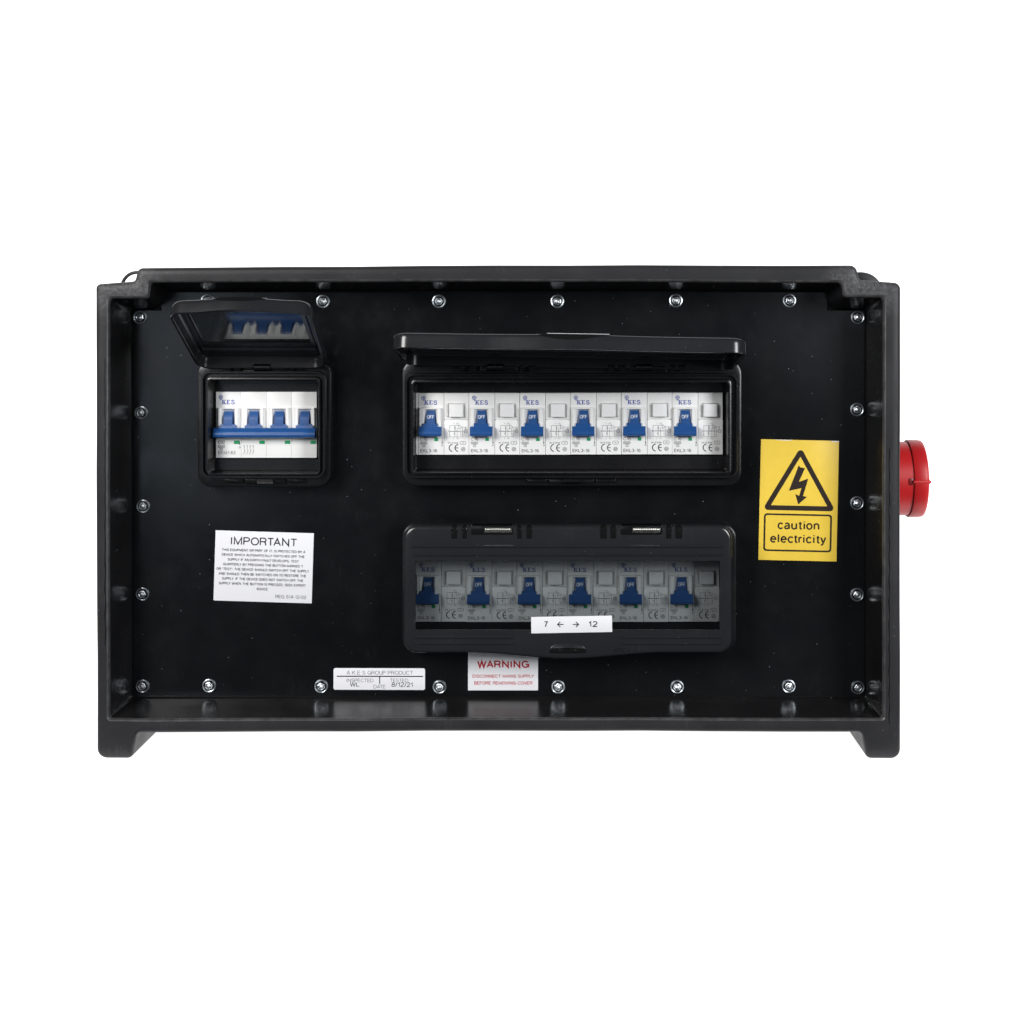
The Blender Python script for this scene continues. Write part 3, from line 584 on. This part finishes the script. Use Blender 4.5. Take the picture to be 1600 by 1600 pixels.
mb = MB(); mb.prism_x([(61.6, 15), (61.6, 16.3), (66, 17.9), (69.6, 16.6), (69.6, 15)], 15, 140); mb.obj('grip', 'blue', tg)
mb = MB(); kes(mb, 9.2, 30.2, 19.2, 6.8, .15); emblem(mb, 7.8, 8.2, 3.3, .15); mb.obj('brand_lettering', 'blue_ink', main)
z = .18; mb = MB(); text(mb, 'C32', 3.4, 14, 80.4, 4.6, z, .14); text(mb, 'EKM1-63', 3.6, 30.4, 97, 5, z)
mb.stroke([(37, 76), (37, 82)], .5, z); mb.stroke([(36.3, 79.8), (37, 82.4), (37.7, 79.8)], .6, z); mb.stroke(arc(37.2, 86.4, 1.2, 0, 330, 10), .45, z, True)
mb.obj('black_markings', 'ink', main)
mb = MB(); mb.stroke(rrect(3.4, 13.4, 83, 87, .3, 1), .5, z, True); text(mb, '6000', 4.2, 12.6, 86.4, 2.5, z, .16); mb.stroke(rrect(6.6, 10.6, 87.8, 90.8, .3, 1), .5, z, True); text(mb, '3', 7.8, 9.6, 90.4, 2, z)
for i in range(4):
    a = 42.6 + i * 4.6
    mb.stroke([(a, 84.2), (a + 2.2, 83.6), (a + 1.4, 88.4)], .5, z)
    mb.stroke([(a + 1.4, 89.4), (a + 3, 90.6), (a + 1.8, 92), (a + 3, 93.4), (a + 1.4, 95)], .5, z); mb.stroke([(a + 1.4, 95), (a + .2, 97)], .5, z)
mb.obj('grey_markings', 'grey_ink', main)

# ================================================================ STICKERS
def sticker(name, label, px, py, z, wd, ht, rot, m, r=0.6):
    """px, py: apparent top-left corner; returns thing and size factor; local coords start at the top-left corner"""
    x, y, _ = ap(px, py, z); t = thing(name, label, 'label', (x, y, z)); t.rotation_euler.y = math.radians(rot); k = (D - z) / D
    mb = MB(); mb.box(0, wd * k, 0, ht * k, 0.05, .55, .1, r); mb.obj('sheet', m, t); return t, k
def scaled(mb, k): mb.v = [(x * k, y * k, z) for x, y, z in mb.v]; return mb
PZ = 3.05; TZ = .8
t, k = sticker('important_label', 'white notice label headed IMPORTANT below the small enclosure', 337, 828.5, PZ, 153.5, 109.6, 1.75, 'label')
mb = MB(); text(mb, 'IMPORTANT', 24.4, 128, 21.8, 12.6, TZ, .14); scaled(mb, k).obj('heading', 'ink', t)
mb = MB()
for i, (s, a, b) in enumerate([('THIS EQUIPMENT OR PART OF IT, IS PROTECTED BY A', 300, 1345), ('DEVICE WHICH AUTOMATICALLY SWITCHES OFF THE', 304, 1337), ('SUPPLY IF AN EARTH FAULT DEVELOPS, TEST', 378, 1266),
        ('QUARTERLY BY PRESSING THE BUTTON MARKED T', 320, 1322), ('OR "TEST". THE DEVICE SHOULD SWITCH OFF THE SUPPLY', 242, 1398), ('AND SHOULD THEN BE SWITCHED ON TO RESTORE THE', 270, 1366),
        ('SUPPLY. IF THE DEVICE DOES NOT SWITCH OFF THE', 312, 1330), ('SUPPLY WHEN THE BUTTON IS PRESSED, SEEK EXPERT', 274, 1364), ('ADVICE.', 748, 898)]):
    text(mb, s, (a - 215) / 8, (b - 215) / 8, 31.7 + 7.48 * i, 4.0, TZ, .17)
scaled(mb, k).obj('body_text', 'grey_ink', t)
mb = MB(); text(mb, 'REG 514-12-02', 96.5, 144.5, 103, 5.2, TZ); scaled(mb, k).obj('reference_text', 'grey_ink', t)

t, k = sticker('caution_label', 'yellow caution electricity label with a black lightning bolt triangle', 1189, 686.2, PZ, 122, 188.5, 1.25, 'yellow')
mb = MB(); lo = lambda x, y: (((x - 145) + (y - 130) * .021) / 5, ((y - 130) - (x - 145) * .022) / 5)
def tri(r, d):
    p = [lo(455, 207), lo(712, 695), lo(170, 682)]; q = offset(p, d); return rpoly([(*c, r) for c in [(q[0][0], q[0][1]), q[1], q[2]]], 8)
A, Bm = lo(455, 182), None
P = [lo(455, 190), lo(728, 694), lo(155, 681)]
def tin(d, r): 
    # true parallel inset of the triangle
    out = []
    for i in range(3):
        a, b, c = Vector(P[i - 1]), Vector(P[i]), Vector(P[(i + 1) % 3]); u = (a - b).normalized(); v = (c - b).normalized(); h = u.angle(v) / 2
        q = b + (u + v).normalized() * (d / math.sin(h)); out.append((q.x, q.y, r))
    return rpoly(out, 8)
mb.ring(tin(0, 5.2), tin(7.6, .6), TZ); scaled(mb, k).obj('triangle_border', 'brown_ink', t)
mb = MB(); mb.sheet([lo(*p) for p in [(440, 335), (452, 350), (488, 356), (441, 463), (514, 438), (473, 574), (503, 580), (436, 640), (413, 558), (443, 572), (461, 512), (362, 533)]], TZ); scaled(mb, k).obj('lightning_bolt', 'brown_ink', t)
mb = MB(); mb.ring(rrect(7.2, 113.5, 115.4, 174.4, 5), rrect(9.9, 110.8, 118.1, 171.7, 3.0), TZ); scaled(mb, k).obj('text_border', 'brown_ink', t)
mb = MB(); text(mb, 'caution', 28.6, 94.2, 140.0, 14.2, TZ, .165); text(mb, 'electricity', 17.4, 105.2, 161.2, 14.2, TZ, .165); scaled(mb, k).obj('lettering', 'brown_ink', t)
mb = MB(); mb.sheet([(20, .15), (50, .15), (48, .9), (38, 1.3), (26, .8)], TZ); mb.sheet([(109, .15), (121.6, .15), (121.6, 2.2), (116, 1.6), (112, 1.9)], TZ); scaled(mb, k).obj('worn_edge', 'label', t)

t, k = sticker('inspection_label', 'white rounded inspection and test label between screws near the bottom edge', 521.2, 1043.8, PZ, 143, 33.8, 0.15, 'label', 3)
ox, oy = 521.2, 1043.8
mb = MB(); text(mb, 'A K E S GROUP PRODUCT', 541.7 - ox, 645.5 - ox, 1053.9 - oy, 6.2, TZ); text(mb, 'INSPECTED', 541.7 - ox, 583.7 - ox, 1065.6 - oy, 5.6, TZ); text(mb, 'TESTED', 609.5 - ox, 638 - ox, 1065.4 - oy, 5.6, TZ)
text(mb, 'DATE', 583.9 - ox, 602.6 - ox, 1075.4 - oy, 5.8, TZ); scaled(mb, k).obj('lettering', 'pale_ink', t)
mb = MB(); mb.stroke([(527 - ox, 1056.4 - oy), (660.5 - ox, 1056.4 - oy)], 1.6, TZ); mb.stroke([(593.4 - ox, 1056.4 - oy), (593.4 - ox, 1067.8 - oy)], 1.3, TZ + .02); scaled(mb, k).obj('ruled_line', 'ink', t)
mb = MB(); text(mb, 'WL', 547 - ox, 562 - ox, 1072.3 - oy, 6.6, TZ + .06); text(mb, '8/12/21', 612 - ox, 645 - ox, 1072.8 - oy, 7.2, TZ + .06); scaled(mb, k).obj('stamped_text', 'ink', t)

ox, oy = 731.3, 1012.0
t, k = sticker('warning_label', 'white label with red WARNING lettering just under the closed lid', ox, oy, PZ, 109.4, 66.6, 0, 'label')
mb = MB(); text(mb, 'WARNING', 745.6 - ox, 826.8 - ox, 1043.6 - oy, 11.6, TZ, .185); scaled(mb, k).obj('heading', 'red_ink', t)
mb = MB(); text(mb, 'DISCONNECT MAINS SUPPLY', 738.4 - ox, 834.2 - ox, 1058.8 - oy, 5, TZ, .15); text(mb, 'BEFORE REMOVING COVER', 741 - ox, 832 - ox, 1069.6 - oy, 5.2, TZ, .15); scaled(mb, k).obj('body_text', 'red_ink', t)

ox, oy = 829.8, 964.0
t, k = sticker('range_label', 'narrow white label marked 7 to 12 with arrows on the closed lid', ox, oy, 62.1, 126.4, 25.6, -1.0, 'label')
mb = MB(); b = 16.0
text(mb, '7', 20, 26, b + .2, 9.2, TZ, .16); text(mb, '12', 89.6, 103.6, b + 1.2, 9.2, TZ, .16)
for xa, xb, s in ((41, 50.2, 1), (74.4, 65.2, -1)):
    yb = b - 3.9 + (.6 if s < 0 else .2)
    mb.stroke([(xa, yb), (xb, yb)], 1.35, TZ); mb.stroke([(xa + s * 4.2, yb - 3.7), (xa + s * .4, yb), (xa + s * 4.2, yb + 3.7)], 1.35, TZ + .02)
scaled(mb, k).obj('lettering', 'ink', t)

bpy.context.view_layer.update()
mw = lid2.matrix_world
t = link('range_label', None); t['label'] = 'thin white label edge on top of the open wide lid'; t['category'] = 'label'
t.matrix_world = mw @ __import__('mathutils').Matrix.Translation(lv(-32, 170, 16.2))
mb = MB(); mb.box(0, 88, 0, 26.2, 0, .45, .1, .5); mb.obj('sheet', 'label', t)
